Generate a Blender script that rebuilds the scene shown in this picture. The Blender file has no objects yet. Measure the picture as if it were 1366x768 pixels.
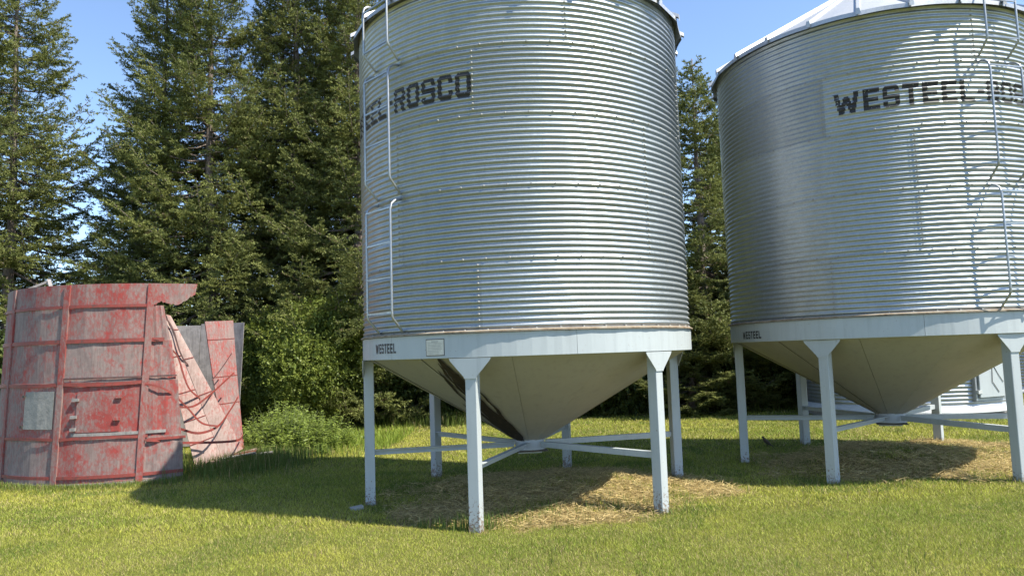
import bpy, math, random
import numpy as np
from mathutils import Matrix, Vector

R = math.radians
scene = bpy.context.scene
col = scene.collection

# ------------------------------------------------------------------ camera
cam_d = bpy.data.cameras.new("camera"); cam = bpy.data.objects.new("camera", cam_d); col.objects.link(cam)
cam_d.sensor_width = 36; cam_d.lens = 36 * 977.3 / 1366; cam_d.clip_start = .05; cam_d.clip_end = 3000
PITCH, ROLL = .0877, .0328
fw = Vector((0, math.cos(PITCH), math.sin(PITCH))); up0 = Vector((0, -math.sin(PITCH), math.cos(PITCH))); rt0 = Vector((1, 0, 0))
rt = rt0 * math.cos(ROLL) - up0 * math.sin(ROLL); up = rt0 * math.sin(ROLL) + up0 * math.cos(ROLL)
cam.matrix_world = Matrix(((rt.x, up.x, -fw.x, 0), (rt.y, up.y, -fw.y, 0), (rt.z, up.z, -fw.z, 1.75), (0, 0, 0, 1)))
scene.camera = cam

# ------------------------------------------------------------------ light
SUN_EL = R(55.5); SUN_H = Vector((.906, -.423)).normalized()     # horizontal direction towards the sun
world = bpy.data.worlds.new("World"); scene.world = world; world.use_nodes = True
nt = world.node_tree; bg = nt.nodes["Background"]
sky = nt.nodes.new("ShaderNodeTexSky"); sky.sky_type = 'NISHITA'; sky.sun_disc = False
sky.sun_elevation = SUN_EL; sky.sun_rotation = math.atan2(SUN_H.x, SUN_H.y)
sky.air_density = .85; sky.dust_density = .25; sky.ozone_density = 2.0; sky.altitude = 300
nt.links.new(sky.outputs[0], bg.inputs[0]); bg.inputs[1].default_value = .108
sd = bpy.data.lights.new("sun", 'SUN'); sd.energy = 3.8; sd.angle = R(.53); sd.color = (1, .93, .80)
sun = bpy.data.objects.new("sun", sd); col.objects.link(sun)
to_sun = Vector((SUN_H.x * math.cos(SUN_EL), SUN_H.y * math.cos(SUN_EL), math.sin(SUN_EL)))
sun.rotation_euler = to_sun.to_track_quat('Z', 'Y').to_euler(); sun.location = to_sun * 60
vs = scene.view_settings; vs.view_transform = 'Standard'; vs.look = 'None'; vs.gamma = 1; vs.use_curve_mapping = False
vs.exposure = 1.48

# ------------------------------------------------------------------ helpers
def tag(o, label=None, cat=None, group=None, kind=None):
    if label: o["label"] = label
    if cat: o["category"] = cat
    if group: o["group"] = group
    if kind: o["kind"] = kind
    return o
def link(name, data, parent=None, loc=None, rz=None):
    o = bpy.data.objects.new(name, data); col.objects.link(o)
    if parent: o.parent = parent
    if loc is not None: o.location = loc
    if rz is not None: o.rotation_euler = (0, 0, rz)
    return o
def empty(name, loc, rz=0): return link(name, None, None, loc, rz)
def mesh_np(name, V, F, mat, smooth=False, colors=None):
    V = np.asarray(V, np.float32); F = np.asarray(F, np.int32); n = F.shape[1]
    me = bpy.data.meshes.new(name); me.vertices.add(len(V)); me.vertices.foreach_set("co", V.ravel())
    me.loops.add(F.size); me.loops.foreach_set("vertex_index", F.ravel())
    me.polygons.add(len(F)); me.polygons.foreach_set("loop_start", np.arange(len(F), dtype=np.int32) * n)
    if smooth: me.polygons.foreach_set("use_smooth", np.ones(len(F), bool))
    if colors is not None:
        a = me.color_attributes.new("col", 'FLOAT_COLOR', 'POINT')
        C = np.ones((len(V), 4), np.float32); C[:, :3] = colors; a.data.foreach_set("color", C.ravel())
    me.update(calc_edges=True); me.materials.append(mat); return me
class MB:
    def __init__(s): s.v = []; s.f = []
    def add(s, vs, fs):
        k = len(s.v); s.v += [tuple(v) for v in vs]; s.f += [tuple(i + k for i in f) for f in fs]; return s
    def box(s, x0, x1, y0, y1, z0, z1, M=None):
        P = [(x, y, z) for z in (z0, z1) for x, y in ((x0, y0), (x1, y0), (x1, y1), (x0, y1))]
        if M is not None: P = [M @ Vector(p) for p in P]
        return s.add(P, [(3, 2, 1, 0), (4, 5, 6, 7), (0, 1, 5, 4), (1, 2, 6, 5), (2, 3, 7, 6), (3, 0, 4, 7)])
    def bar(s, a, b, w, h, upv=(0, 0, 1)):
        a, b = Vector(a), Vector(b); d = (b - a).normalized(); r = d.cross(Vector(upv)).normalized(); u = r.cross(d)
        P = [q + r * i * w / 2 + u * j * h / 2 for q in (a, b) for i, j in ((-1, -1), (1, -1), (1, 1), (-1, 1))]
        return s.add(P, [(0, 1, 2, 3), (7, 6, 5, 4), (4, 5, 1, 0), (5, 6, 2, 1), (6, 7, 3, 2), (7, 4, 0, 3)])
    def tube(s, pts, r, n=8):
        pts = [Vector(p) for p in pts]; rr = r if isinstance(r, (list, tuple)) else [r] * len(pts); rings = []; ref = None
        for i, p in enumerate(pts):
            d = (pts[min(i + 1, len(pts) - 1)] - pts[max(i - 1, 0)]).normalized()
            if ref is None: ref = Vector((0, 0, 1)) if abs(d.z) < .8 else Vector((1, 0, 0))
            a = d.cross(ref).normalized(); b = a.cross(d); ref = b
            rings.append([p + (a * math.cos(t) + b * math.sin(t)) * rr[i] for t in [2 * math.pi * k / n for k in range(n)]])
        F = [(i * n + k, i * n + (k + 1) % n, (i + 1) * n + (k + 1) % n, (i + 1) * n + k) for i in range(len(pts) - 1) for k in range(n)]
        F += [tuple(range(n))[::-1], tuple((len(pts) - 1) * n + k for k in range(n))]
        return s.add([q for g in rings for q in g], F)
    def ribbon(s, pts, w, t, upv=(0, 0, 1)):
        pts = [Vector(p) for p in pts]; n = len(pts); V = []
        for i, p in enumerate(pts):
            d = (pts[min(i + 1, n - 1)] - pts[max(i - 1, 0)]).normalized(); r = d.cross(Vector(upv)).normalized(); u = r.cross(d)
            V += [p + r * a * t / 2 + u * b * w / 2 for a, b in ((-1, -1), (1, -1), (1, 1), (-1, 1))]
        F = [(i * 4 + k, i * 4 + (k + 1) % 4, i * 4 + 4 + (k + 1) % 4, i * 4 + 4 + k) for i in range(n - 1) for k in range(4)]
        return s.add(V, F + [(3, 2, 1, 0), tuple(n * 4 - 4 + k for k in range(4))])
    def mesh(s, name, mat, smooth=False):
        me = bpy.data.meshes.new(name); me.from_pydata(s.v, [], s.f); me.materials.append(mat)
        if smooth:
            me.polygons.foreach_set("use_smooth", [True] * len(me.polygons))
        me.update(); return me
    def build(s, name, mat, parent=None, smooth=False, loc=None, rz=None):
        return link(name, s.mesh(name, mat, smooth), parent, loc, rz)
def smoothpath(P, n=6):
    P = [Vector(p) for p in P]; Q = [P[0]] + P + [P[-1]]; out = []
    for i in range(1, len(Q) - 2):
        a, b, c, d = Q[i - 1:i + 3]
        for k in range(n):
            t = k / n
            out.append(.5 * ((2 * b) + (c - a) * t + (2 * a - 5 * b + 4 * c - d) * t * t + (3 * b - a - 3 * c + d) * t ** 3))
    return out + [P[-1]]
_lat = np.random.RandomState(5).rand(257, 257)
def vnoise(x, y, sc):
    x = np.asarray(x, float) * sc + 1000; y = np.asarray(y, float) * sc + 1000
    xi = np.floor(x).astype(int); yi = np.floor(y).astype(int); fx = x - xi; fy = y - yi
    fx = fx * fx * (3 - 2 * fx); fy = fy * fy * (3 - 2 * fy); a = xi % 256; b = yi % 256
    return (_lat[a, b] * (1 - fx) + _lat[a + 1, b] * fx) * (1 - fy) + (_lat[a, b + 1] * (1 - fx) + _lat[a + 1, b + 1] * fx) * fy
def sstep(a, b, x):
    t = np.clip((np.asarray(x, float) - a) / (b - a), 0, 1); return t * t * (3 - 2 * t)

# ------------------------------------------------------------------ materials
class NM:
    def __init__(s, name):
        s.m = bpy.data.materials.new(name); s.m.use_nodes = True; s.t = s.m.node_tree; s.b = s.t.nodes["Principled BSDF"]; s.o = s.t.nodes["Material Output"]
    def n(s, typ, **k):
        q = s.t.nodes.new("ShaderNode" + typ)
        for a, v in k.items():
            if a in q.inputs: q.inputs[a].default_value = v
            else: setattr(q, a, v)
        return q
    def l(s, a, b): s.t.links.new(a, b)
    def set(s, **k):
        for a, v in k.items(): s.b.inputs[a.replace('_', ' ')].default_value = v if not (isinstance(v, tuple) and len(v) == 3) else (*v, 1)
        return s
    def coords(s, kind='Object', scale=(1, 1, 1), rnd=False):
        if kind == 'Position': src = s.n("NewGeometry").outputs['Position']
        else: src = s.n("TexCoord").outputs[kind]
        if rnd:
            oi = s.n("ObjectInfo"); sc = s.n("VectorMath", operation='SCALE'); cb = s.n("CombineXYZ")
            mu = s.n("Math", operation='MULTIPLY'); mu.inputs[1].default_value = 37.; s.l(oi.outputs['Random'], mu.inputs[0])
            for i in range(3): s.l(mu.outputs[0], cb.inputs[i])
            ad = s.n("VectorMath", operation='ADD'); s.l(src, ad.inputs[0]); s.l(cb.outputs[0], ad.inputs[1]); src = ad.outputs[0]
        mp = s.n("Mapping"); mp.inputs['Scale'].default_value = scale; s.l(src, mp.inputs[0]); return mp.outputs[0]
    def noise(s, vec, scale, detail=4, rough=.6):
        q = s.n("TexNoise"); q.inputs['Scale'].default_value = scale; q.inputs['Detail'].default_value = detail; q.inputs['Roughness'].default_value = rough
        s.l(vec, q.inputs['Vector']); return q.outputs['Fac']
    def ramp(s, fac, stops, interp='LINEAR'):
        q = s.n("ValToRGB"); q.color_ramp.interpolation = interp; e = q.color_ramp.elements
        while len(e) < len(stops): e.new(.5)
        for i, (p, c) in enumerate(stops): e[i].position = p; e[i].color = (*c, 1) if isinstance(c, tuple) else (c, c, c, 1)
        s.l(fac, q.inputs[0]); return q.outputs[0]
    def mix(s, fac, a, b, mode='MIX'):
        q = s.n("Mix"); q.data_type = 'RGBA'; q.blend_type = mode
        for v, i in ((fac, 0), (a, 6), (b, 7)):
            if isinstance(v, (int, float)): q.inputs[i].default_value = v if i == 0 else (v, v, v, 1)
            elif isinstance(v, tuple): q.inputs[i].default_value = (*v, 1)
            else: s.l(v, q.inputs[i])
        return q.outputs[2]
    def bump(s, h, strength, dist):
        q = s.n("Bump"); q.inputs['Strength'].default_value = strength; q.inputs['Distance'].default_value = dist; s.l(h, q.inputs['Height']); s.l(q.outputs[0], s.b.inputs['Normal'])
    def col(s, c): s.l(c, s.b.inputs['Base Color'])
    def rough(s, c): s.l(c, s.b.inputs['Roughness'])
    def translucent(s, c, f):
        tr = s.n("BsdfTranslucent"); mx = s.n("MixShader"); mx.inputs[0].default_value = f
        s.l(c, tr.inputs[0]); s.l(s.b.outputs[0], mx.inputs[1]); s.l(tr.outputs[0], mx.inputs[2]); s.l(mx.outputs[0], s.o.inputs[0])

def galvanised(name, base, rough, dirt=.25, metal=.9):
    a = NM(name); a.set(Metallic=metal)
    c = a.coords('Object', rnd=True); sp = a.n("TexVoronoi"); sp.inputs['Scale'].default_value = 60; a.l(c, sp.inputs['Vector'])
    g = a.n("Separate" + "XYZ") if False else a.n("SeparateColor"); a.l(sp.outputs['Color'], g.inputs[0])
    spv = a.ramp(g.outputs[0], [(0, .86), (1, 1.0)])
    base_c = a.mix(1., a.mix(a.n('ObjectInfo').outputs['Random'], tuple(x * .88 for x in base), tuple(x * 1.10 for x in base)), spv, 'MULTIPLY')
    st = a.noise(a.coords('Object', (1.5, 1.5, .35), rnd=True), 3.0, 6, .65)
    fine = a.noise(c, 90, 2)
    stm = a.ramp(st, [(.42, 0.), (.72, 1.)])
    dm = a.mix(1., stm, dirt, 'MULTIPLY')
    a.col(a.mix(dm, base_c, tuple(x * .62 for x in base)))
    rr = a.mix(.5, a.ramp(st, [(.3, rough - .08), (.7, rough + .12)]), a.ramp(g.outputs[1], [(0, rough - .08), (1, rough + .1)])); a.rough(rr)
    a.bump(fine, .12, .002); return a.m
M = {}
M['galv'] = galvanised('galvanised_steel', (.395, .43, .455), .42, .3, .80)
M['galv_old'] = galvanised('weathered_galvanised_steel', (.42, .44, .46), .45, .4, .8)
M['galv_roof'] = galvanised('roof_steel', (.46, .48, .50), .5, .2, .7)
M['pipe'] = galvanised('galvanised_pipe', (.40, .42, .43), .42, .5, .8)

def paint(name, base, chip=.8, rough=.45, under=(.15, .085, .045), streak=.38):
    a = NM(name); a.set(Roughness=rough)
    c = a.coords('Position'); n1 = a.noise(c, 2.2, 6, .6); n2 = a.noise(c, 34, 5, .7)
    st = a.noise(a.coords('Position', (9, 9, .7)), 1.6, 5, .6)
    b = a.mix(a.ramp(n1, [(.3, 0.), (.75, .35)]), tuple(base), tuple(x * .8 for x in base))
    b = a.mix(a.ramp(st, [(.52, 0.), (.8, streak)]), b, tuple(x * .55 for x in base))
    gp_ = a.n("NewGeometry"); sz = a.n("SeparateXYZ"); a.l(gp_.outputs['Position'], sz.inputs[0]); mr = a.n("MapRange"); mr.inputs[1].default_value = .32; mr.inputs[2].default_value = -.08; mr.inputs[4].default_value = .20; a.l(sz.outputs[2], mr.inputs[0])
    ad = a.n("Math", operation='ADD'); a.l(n2, ad.inputs[0]); a.l(mr.outputs[0], ad.inputs[1]); ch = a.ramp(ad.outputs[0], [(.655, 0.), (.70, chip)]); a.col(a.mix(ch, b, under)); a.rough(a.ramp(n1, [(.3, rough - .06), (.8, rough + .15)])); a.bump(n2, .1, .003); return a.m
M['frame'] = paint('pale_blue_paint', (.39, .43, .445))
M['cone'] = paint('grey_hopper_paint', (.345, .34, .315), .25, .5, (.22, .17, .12), .4)
M['white'] = paint('white_skirt_paint', (.46, .48, .48), .5)
M['black'] = NM('black_stencil_paint'); 
a = M['black']; nb = a.noise(a.coords('Position'), 26, 4, .7); a.col(a.ramp(nb, [(.3, (.012, .012, .016)), (.62, (.03, .03, .034)), (.75, (.12, .125, .13))])); a.set(Roughness=.5); M['black'] = a.m
a = NM('dark_grain_stain'); nb = a.noise(a.coords('Position', (1, 1, 1)), 14, 5, .7); a.col(a.ramp(nb, [(.3, (.012, .009, .007)), (.55, (.03, .022, .015)), (.75, (.12, .085, .05))])); a.set(Roughness=.65); M['stain'] = a.m
a = NM('rusty_dust'); nb = a.noise(a.coords('Position'), 11, 5, .7); a.col(a.ramp(nb, [(.3, (.30, .27, .22)), (.55, (.22, .17, .12)), (.72, (.10, .06, .035))])); a.set(Roughness=.8); M['flange'] = a.m
a = NM('bolt_steel'); a.set(Base_Color=(.30, .305, .30), Metallic=.35, Roughness=.6); M['bolt'] = a.m
a = NM('dark_steel'); nb = a.noise(a.coords('Position'), 20, 4); a.col(a.ramp(nb, [(.3, (.03, .03, .03)), (.7, (.09, .07, .055))])); a.set(Roughness=.6, Metallic=.3); M['dark'] = a.m
a = NM('notice_plate'); nb = a.noise(a.coords('Position'), 30, 4); a.col(a.ramp(nb, [(.3, (.62, .60, .52)), (.8, (.48, .46, .40))])); a.set(Roughness=.5); M['plate'] = a.m
a = NM('plate_ink'); a.set(Base_Color=(.2, .2, .19), Roughness=.6); M['ink'] = a.m
a = NM('concrete'); nb = a.noise(a.coords('Position'), 6, 6, .7); a.col(a.ramp(nb, [(.3, (.36, .35, .32)), (.7, (.24, .23, .21))])); a.set(Roughness=.9); a.bump(nb, .4, .01); M['concrete'] = a.m

def weathered(name, red_amt, red=(.26, .042, .037), wood=(.195, .172, .162), pale=(.285, .25, .232), streak=7):
    a = NM(name); a.set(Roughness=.85)
    c = a.coords('Object', rnd=True); gr = a.noise(a.coords('Object', (streak, streak, .6), rnd=True), 4, 6, .65)
    big = a.noise(a.coords('Object', (1, 1, .45), rnd=True), 1.9, 5, .6); fine = a.noise(a.coords('Object', (1, 1, .5), rnd=True), 26, 6, .75); mid = a.noise(c, 6, 5, .7)
    w = a.mix(a.ramp(gr, [(.3, 0.), (.7, 1.)]), tuple(x * .75 for x in wood), pale); w = a.mix(a.ramp(fine, [(.38, 0.), (.62, .45)]), w, tuple(x * .62 for x in wood)); w = a.mix(a.ramp(mid, [(.42, 0.), (.62, .5)]), w, tuple(min(1, x * 1.12) for x in pale))
    m1 = a.n("Math", operation='MULTIPLY_ADD'); a.l(big, m1.inputs[0]); m1.inputs[1].default_value = 1.1; a.l(mid, m1.inputs[2])
    m2 = a.n("Math", operation='MULTIPLY_ADD'); a.l(fine, m2.inputs[0]); m2.inputs[1].default_value = 1.3; a.l(m1.outputs[0], m2.inputs[2])
    lo = 2.30 - red_amt * 1.2
    m3 = a.n("MapRange"); m3.inputs[1].default_value = lo - .12; m3.inputs[2].default_value = lo + .30; a.l(m2.outputs[0], m3.inputs[0])
    redc = a.mix(a.ramp(fine, [(.35, 0.), (.65, 1.)]), tuple(x * .72 for x in red), tuple(min(1, x * 1.2) for x in red))
    film = a.mix(.36 * min(1, red_amt * 2), w, a.mix(.5, w, red)); a.col(a.mix(m3.outputs[0], film, redc))
    a.bump(gr, .35, .006); return a.m
M['ply'] = weathered('worn_red_plywood', .53)
M['ply2'] = weathered('faded_red_plywood', .40)
M['ply3'] = weathered('red_plywood', .66)
M['batten'] = weathered('red_batten', .56, (.25, .04, .034), (.23, .175, .16))
M['pink'] = weathered('bleached_plywood', .40, (.34, .07, .06), (.43, .335, .30), (.54, .45, .41))
M['greywood'] = weathered('grey_plywood', .0, wood=(.20, .19, .185), pale=(.32, .30, .29))
a = NM('red_steel_strap'); nb = a.noise(a.coords('Position'), 15, 5, .7); a.col(a.ramp(nb, [(.35, (.27, .045, .035)), (.55, (.20, .045, .036)), (.7, (.08, .05, .042))])); a.set(Roughness=.6); M['hoop'] = a.m
a = NM('dark_steel_strap'); nb = a.noise(a.coords('Position'), 15, 5, .7); a.col(a.ramp(nb, [(.35, (.05, .035, .035)), (.7, (.14, .06, .055))])); a.set(Roughness=.6); M['hoop_dark'] = a.m
a = NM('tin_patch'); nb = a.noise(a.coords('Position'), 9, 5, .7); a.col(a.ramp(nb, [(.3, (.19, .185, .175)), (.7, (.29, .28, .26))])); a.set(Roughness=.75, Metallic=.0); a.bump(nb, .5, .02); M['tin'] = a.m

def leafy(name, tf, rough=.6, spec=.3):
    a = NM(name); at = a.n("Attribute"); at.attribute_name = "col"; a.col(at.outputs['Color']); a.set(Roughness=rough); a.b.inputs['Specular IOR Level'].default_value = spec
    a.translucent(at.outputs['Color'], tf); return a.m
M['grass'] = leafy('grass_blades', .36, .6, .25); M['needle'] = leafy('spruce_needles', .28, .6, .25); M['leaf'] = leafy('green_leaves', .35, .5, .35)
a = NM('spruce_bark'); nb = a.noise(a.coords('Position', (6, 6, 1.5)), 5, 6, .7); a.col(a.ramp(nb, [(.3, (.10, .075, .06)), (.7, (.23, .19, .165))])); a.set(Roughness=.95); a.bump(nb, .6, .03); M['bark'] = a.m
# ground: soil and thatch under the grass; straw colour where the dead grass lies under the bins
B1 = (.168, 9.843); B2 = (5.416, 10.754)
MOUNDS = ((.45, 9.75, 2.25, 1.85), (5.75, 10.6, 2.4, 1.9))
def dry(x, y):
    x = np.asarray(x, float); y = np.asarray(y, float); m = np.zeros_like(x)
    for cx, cy, a_, b_ in MOUNDS:
        d = np.hypot((x - cx) / a_, (y - cy) / b_) + (vnoise(x, y, 1.6) - .5) * .5 + (vnoise(x + 9, y, 5) - .5) * .25
        e = sstep(.15, .75, d) * .45 + .55; m = np.maximum(m, (1 - sstep(.72, 1.10, d)) * e * (.45 + .75 * sstep(.30, .55, vnoise(x + 11, y + 70, 2.1))))
    return np.clip(m, 0, 1)
def gz(x, y):
    x = np.asarray(x, float); y = np.asarray(y, float)
    z = -.093 + .024 * np.clip(x - .17, 0, 14) + (vnoise(x, y, .35) - .5) * .05 + (vnoise(x + 40, y, 1.3) - .5) * .02
    for (cx, cy, a_, b_), hh in zip(MOUNDS, (.13, .10)):
        d = np.hypot((x - cx) / a_, (y - cy) / b_); z = z + (hh + (vnoise(x, y, 4.2) - .5) * .07 + (vnoise(x, y + 50, 9) - .5) * .03) * (1 - sstep(.15, 1.0, d))
    return z
a = NM('lawn_soil'); c = a.coords('Position'); n1 = a.noise(c, .9, 5); n2 = a.noise(c, 30, 5, .7)
at_ = a.n("Attribute"); at_.attribute_name = "col"
g1 = a.mix(n1, (.13, .15, .034), (.20, .19, .055)); g1 = a.mix(at_.outputs['Fac'], g1, (.32, .24, .12))
a.col(a.mix(a.ramp(n2, [(.3, 0.), (.7, .6)]), g1, (.05, .045, .025))); a.set(Roughness=1.0); a.b.inputs['Specular IOR Level'].default_value = .1; a.bump(n2, 1., .03); M['ground'] = a.m

# ------------------------------------------------------------------ ground
ax = np.concatenate([[-600, -300, -150, -80, -45, -28], np.arange(-20, 20.01, .16), [26, 40, 80, 150, 300, 600]])
ay = np.concatenate([[-600, -300, -150, -60, -25, -8, 0, 3], np.arange(5, 24.01, .14), [27, 32, 45, 80, 150, 300, 700]])
GX, GY = np.meshgrid(ax, ay); nx, ny = len(ax), len(ay)
I = np.arange(nx * ny).reshape(ny, nx); F = np.stack([I[:-1, :-1], I[:-1, 1:], I[1:, 1:], I[1:, :-1]], -1).reshape(-1, 4)
dr = dry(GX.ravel(), GY.ravel())
tag(link("ground", mesh_np("ground", np.stack([GX.ravel(), GY.ravel(), gz(GX.ravel(), GY.ravel())], 1), F, M['ground'], True, np.stack([dr] * 3, 1))), kind='structure')

# ------------------------------------------------------------------ hopper bins
SHEET = 83.0; NC = 12
def corr(z, pitch): return .0105 * math.cos(2 * math.pi * z / pitch)
GLY = {
 'E': [(0, .3, 0, 1), (0, 1, 0, .2), (0, .9, .4, .6), (0, 1, .8, 1)], 'L': [(0, .3, 0, 1), (0, 1, 0, .2)],
 'T': [(.35, .65, 0, 1), (0, 1, .8, 1)], '-': [(0, 1, .4, .6)]}
def inside(ch, u, v):
    if ch in GLY: return any(a_ <= u <= b_ and c_ <= v <= d_ for a_, b_, c_, d_ in GLY[ch])
    if ch == 'W':
        def seg(x0, y0, x1, y1): return abs(u - (x0 + (x1 - x0) * (v - y0) / (y1 - y0))) < .092
        return seg(.11, 1, .29, 0) or seg(.29, 0, .5, .85) and v < .85 or seg(.5, .85, .71, 0) and v < .85 or seg(.71, 0, .89, 1)
    def ring(cut=.16):
        if u + v < cut or (1 - u) + v < cut or u + 1 - v < cut or 2 - u - v < cut: return False
        return u < .29 or u > .71 or v < .19 or v > .81
    if ch == 'O': return ring()
    if ch == 'C': return ring() and not (u > .71 and .34 < v < .66)
    if ch == 'S':
        if not .0 <= u <= 1 or u + v < .14 or 2 - u - v < .14 or u + 1 - v < .14 or 1 - u + v < .14: return False
        return v < .17 or v > .83 or .415 < v < .585 or (u < .27 and (v > .5 or .15 < v < .28)) or (u > .73 and (v < .5 or .72 < v < .85))
    if ch == 'R':
        if u < .29: return True
        if v > .42: return (v > .81 or v < .6 or u > .71) and 2 - u - v > .15
        return abs(u - (.84 - .38 * v)) < .16
    return False
def letter(parent, ch, a0, a1, z0, z1, rfun, nu=20, nv=30, wear=0., seed=1):
    rn = random.Random(seed); V = []; Fc = []; idx = {}
    def vid(i, j):
        if (i, j) not in idx:
            an = R(a0 + (a1 - a0) * i / nu); z = z0 + (z1 - z0) * j / nv; r = rfun(z) + .0022
            idx[i, j] = len(V); V.append((r * math.cos(an), r * math.sin(an), z))
        return idx[i, j]
    for i in range(nu):
        for j in range(nv):
            if inside(ch, (i + .5) / nu, (j + .5) / nv) and rn.random() >= wear: Fc.append((vid(i, j), vid(i + 1, j), vid(i + 1, j + 1), vid(i, j + 1)))
    b = MB(); b.v = V; b.f = Fc; return b.build("letter", M['black'], parent, True)
WORD = "WESTEEL-ROSCO"
def word_layout(start):
    out = []; a_ = start
    for ch in WORD:
        w = {'W': 8.3, '-': 2.6}.get(ch, 4.95); out.append((ch, a_, a_ + w)); a_ += w + .95
    return out, a_ - .95

def hopper_bin(C, g, bb, ringh, legrot, rl, hop, seams, label, lad, word_start, word_z, band_rot, tag_a, hop_stain=None, plate=None, roof_rot=0, rail_order=1, kink=False):
    root = empty("grain_bin", (C[0], C[1], 0)); tag(root, label, "grain bin", "hopper bottomed grain bins")
    R0 = 2.13; zt = bb + .26; zt5 = zt + 5 * ringh; pitch = ringh / NC
    # corrugated wall sheets, each ring laid on the one below
    na = 38; nz = NC * 7
    def sheet_mesh(span, lap):
        n = int(span / SHEET * na); A = np.linspace(0, R(span), n + 1); Z = np.linspace(0, ringh, nz + 1)
        AA, ZZ = np.meshgrid(A, Z); e = np.clip((AA - R(span - 2.2)) / R(.25), 0, 1) * .0035
        rr = R0 + .0105 * np.cos(2 * np.pi * ZZ / pitch) + e + .002 * np.sin(AA * 7 + span) * np.sin(ZZ * 4)
        V = np.stack([rr * np.cos(AA), rr * np.sin(AA), ZZ], -1).reshape(-1, 3); I = np.arange(len(V)).reshape(nz + 1, n + 1)
        return mesh_np("sheet", V, np.stack([I[:-1, :-1], I[:-1, 1:], I[1:, 1:], I[1:, :-1]], -1).reshape(-1, 4), M['galv'], True)
    m_norm = sheet_mesh(SHEET, 1); m_last = sheet_mesh(360 - 3 * SHEET, 1)
    for k in range(5):
        for q in range(4): link("sheet", m_norm if q < 3 else m_last, root, (0, 0, zt + k * ringh), R(seams[k] + q * SHEET))
    # bolts
    bolt = [(math.cos(t) * .0135, math.sin(t) * .0135) for t in [i * math.pi / 3 for i in range(6)]]
    def add_bolt(b, an, z, r):
        ca, sa = math.cos(an), math.sin(an); V = []
        for off, sc in ((0, 1), (.008, .95), (.013, .5)):
            for t, zz in bolt: V.append(((r + off) * ca - sa * t * sc, (r + off) * sa + ca * t * sc, z + zz * sc))
        b.add(V, [(i, (i + 1) % 6, 6 + (i + 1) % 6, 6 + i) for i in range(6)] + [(6 + i, 6 + (i + 1) % 6, 12 + (i + 1) % 6, 12 + i) for i in range(6)] + [tuple(range(12, 18))])
    for k in range(6):
        b = MB()
        if k < 5:
            for q in range(4):
                an = R(seams[k] + q * SHEET - 1.0)
                for j in range(1, NC): add_bolt(b, an, zt + k * ringh + j * pitch, R0 + .008)
        for q in range(52):
            add_bolt(b, R(seams[1] + q * 360 / 52 + 1.5), zt + k * ringh + (.03 if k == 0 else -.03 if k == 5 else 0) , R0 + (.008 if k else .0))
        tag(b.build("bolts", M['bolt'], root), kind="stuff")
    rf = lambda z: R0 + .0105 * math.cos(2 * math.pi * (z - zt) / pitch)
    for i, (ch, a0, a1) in enumerate(word_layout(word_start)[0]):
        letter(root, ch, a0, a1, word_z[0], word_z[1], rf, 22, 32, .015, i)
    # ring beam (pale band) with its joints
    nseg = 6
    for q in range(nseg):
        b = MB(); n = 14; a0 = R(band_rot + q * 60 + .05); a1 = R(band_rot + q * 60 + 59.95); V = []; Fc = []
        prof = [(R0 + .012, bb), (R0 + .018, bb + .006), (R0 + .018, zt - .004), (R0 + .012, zt), (R0 - .10, zt), (R0 - .10, zt - .01), (R0 - .005, zt - .012), (R0 - .005, bb)]
        for i in range(n + 1):
            t = a0 + (a1 - a0) * i / n
            for r_, z_ in prof: V.append((r_ * math.cos(t), r_ * math.sin(t), z_))
        m_ = len(prof)
        for i in range(n):
            for j in range(m_): Fc.append((i * m_ + j, i * m_ + m_ + j, i * m_ + m_ + (j + 1) % m_, i * m_ + (j + 1) % m_))
        Fc += [tuple(range(m_))[::-1], tuple(n * m_ + j for j in range(m_))]; b.add(V, Fc); b.build("ring_beam", M['frame'], root)
    b = MB(); n = 96; V = []; Fc = []
    for i in range(n):
        t = 2 * math.pi * i / n; w = .003 * math.sin(i * 1.7)
        for r_, z_ in ((R0 - .02, zt + .002), (R0 + .042 + w, zt + .002), (R0 + .042 + w, zt + .017), (R0 + .012, zt + .03), (R0 - .02, zt + .03)): V.append((r_ * math.cos(t), r_ * math.sin(t), z_))
    for i in range(n):
        for j in range(5): Fc.append((i * 5 + j, (i + 1) % n * 5 + j, (i + 1) % n * 5 + (j + 1) % 5, i * 5 + (j + 1) % 5))
    b.add(V, Fc).build("base_flange", M['flange'], root)
    ta = tag_a
    for i, ch in enumerate("WESTEEL"):
        a0 = ta[0] + (ta[1] - ta[0]) * i / 7; w = (ta[1] - ta[0]) / 7
        if ch == 'W': a0 -= w * .55; w *= 1.62
        letter(root, ch, a0, a0 + w * .8, ta[2], ta[3], lambda z: R0 + .0185, 30, 36)
    if plate:
        p = link("notice_plate", None) if False else None
        b = MB(); n = 4
        def patch(bm_, a0, a1, z0, z1, off, th):
            V = []
            for i in range(5):
                t = R(a0 + (a1 - a0) * i / 4)
                for r_ in (R0 + .018 + off, R0 + .018 + off + th):
                    for z_ in (z0, z1): V.append((r_ * math.cos(t), r_ * math.sin(t), z_))
            Fc = []
            for i in range(4):
                k = i * 4; Fc += [(k + 2, k + 6, k + 7, k + 3), (k + 1, k + 5, k + 4, k), (k, k + 4, k + 6, k + 2), (k + 3, k + 7, k + 5, k + 1)]
            Fc += [(0, 2, 3, 1), (17, 19, 18, 16)]; bm_.add(V, Fc)
        bk = MB(); patch(bk, plate[0] - .2, plate[1] + .2, plate[2] - .008, plate[3] + .008, .0005, .002); bo = bk.build("notice_border", M['dark'], root)
        patch(b, *plate, .0025, .002); po = b.build("notice_plate", M['plate'], root); b = MB(); rn = random.Random(4)
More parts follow.
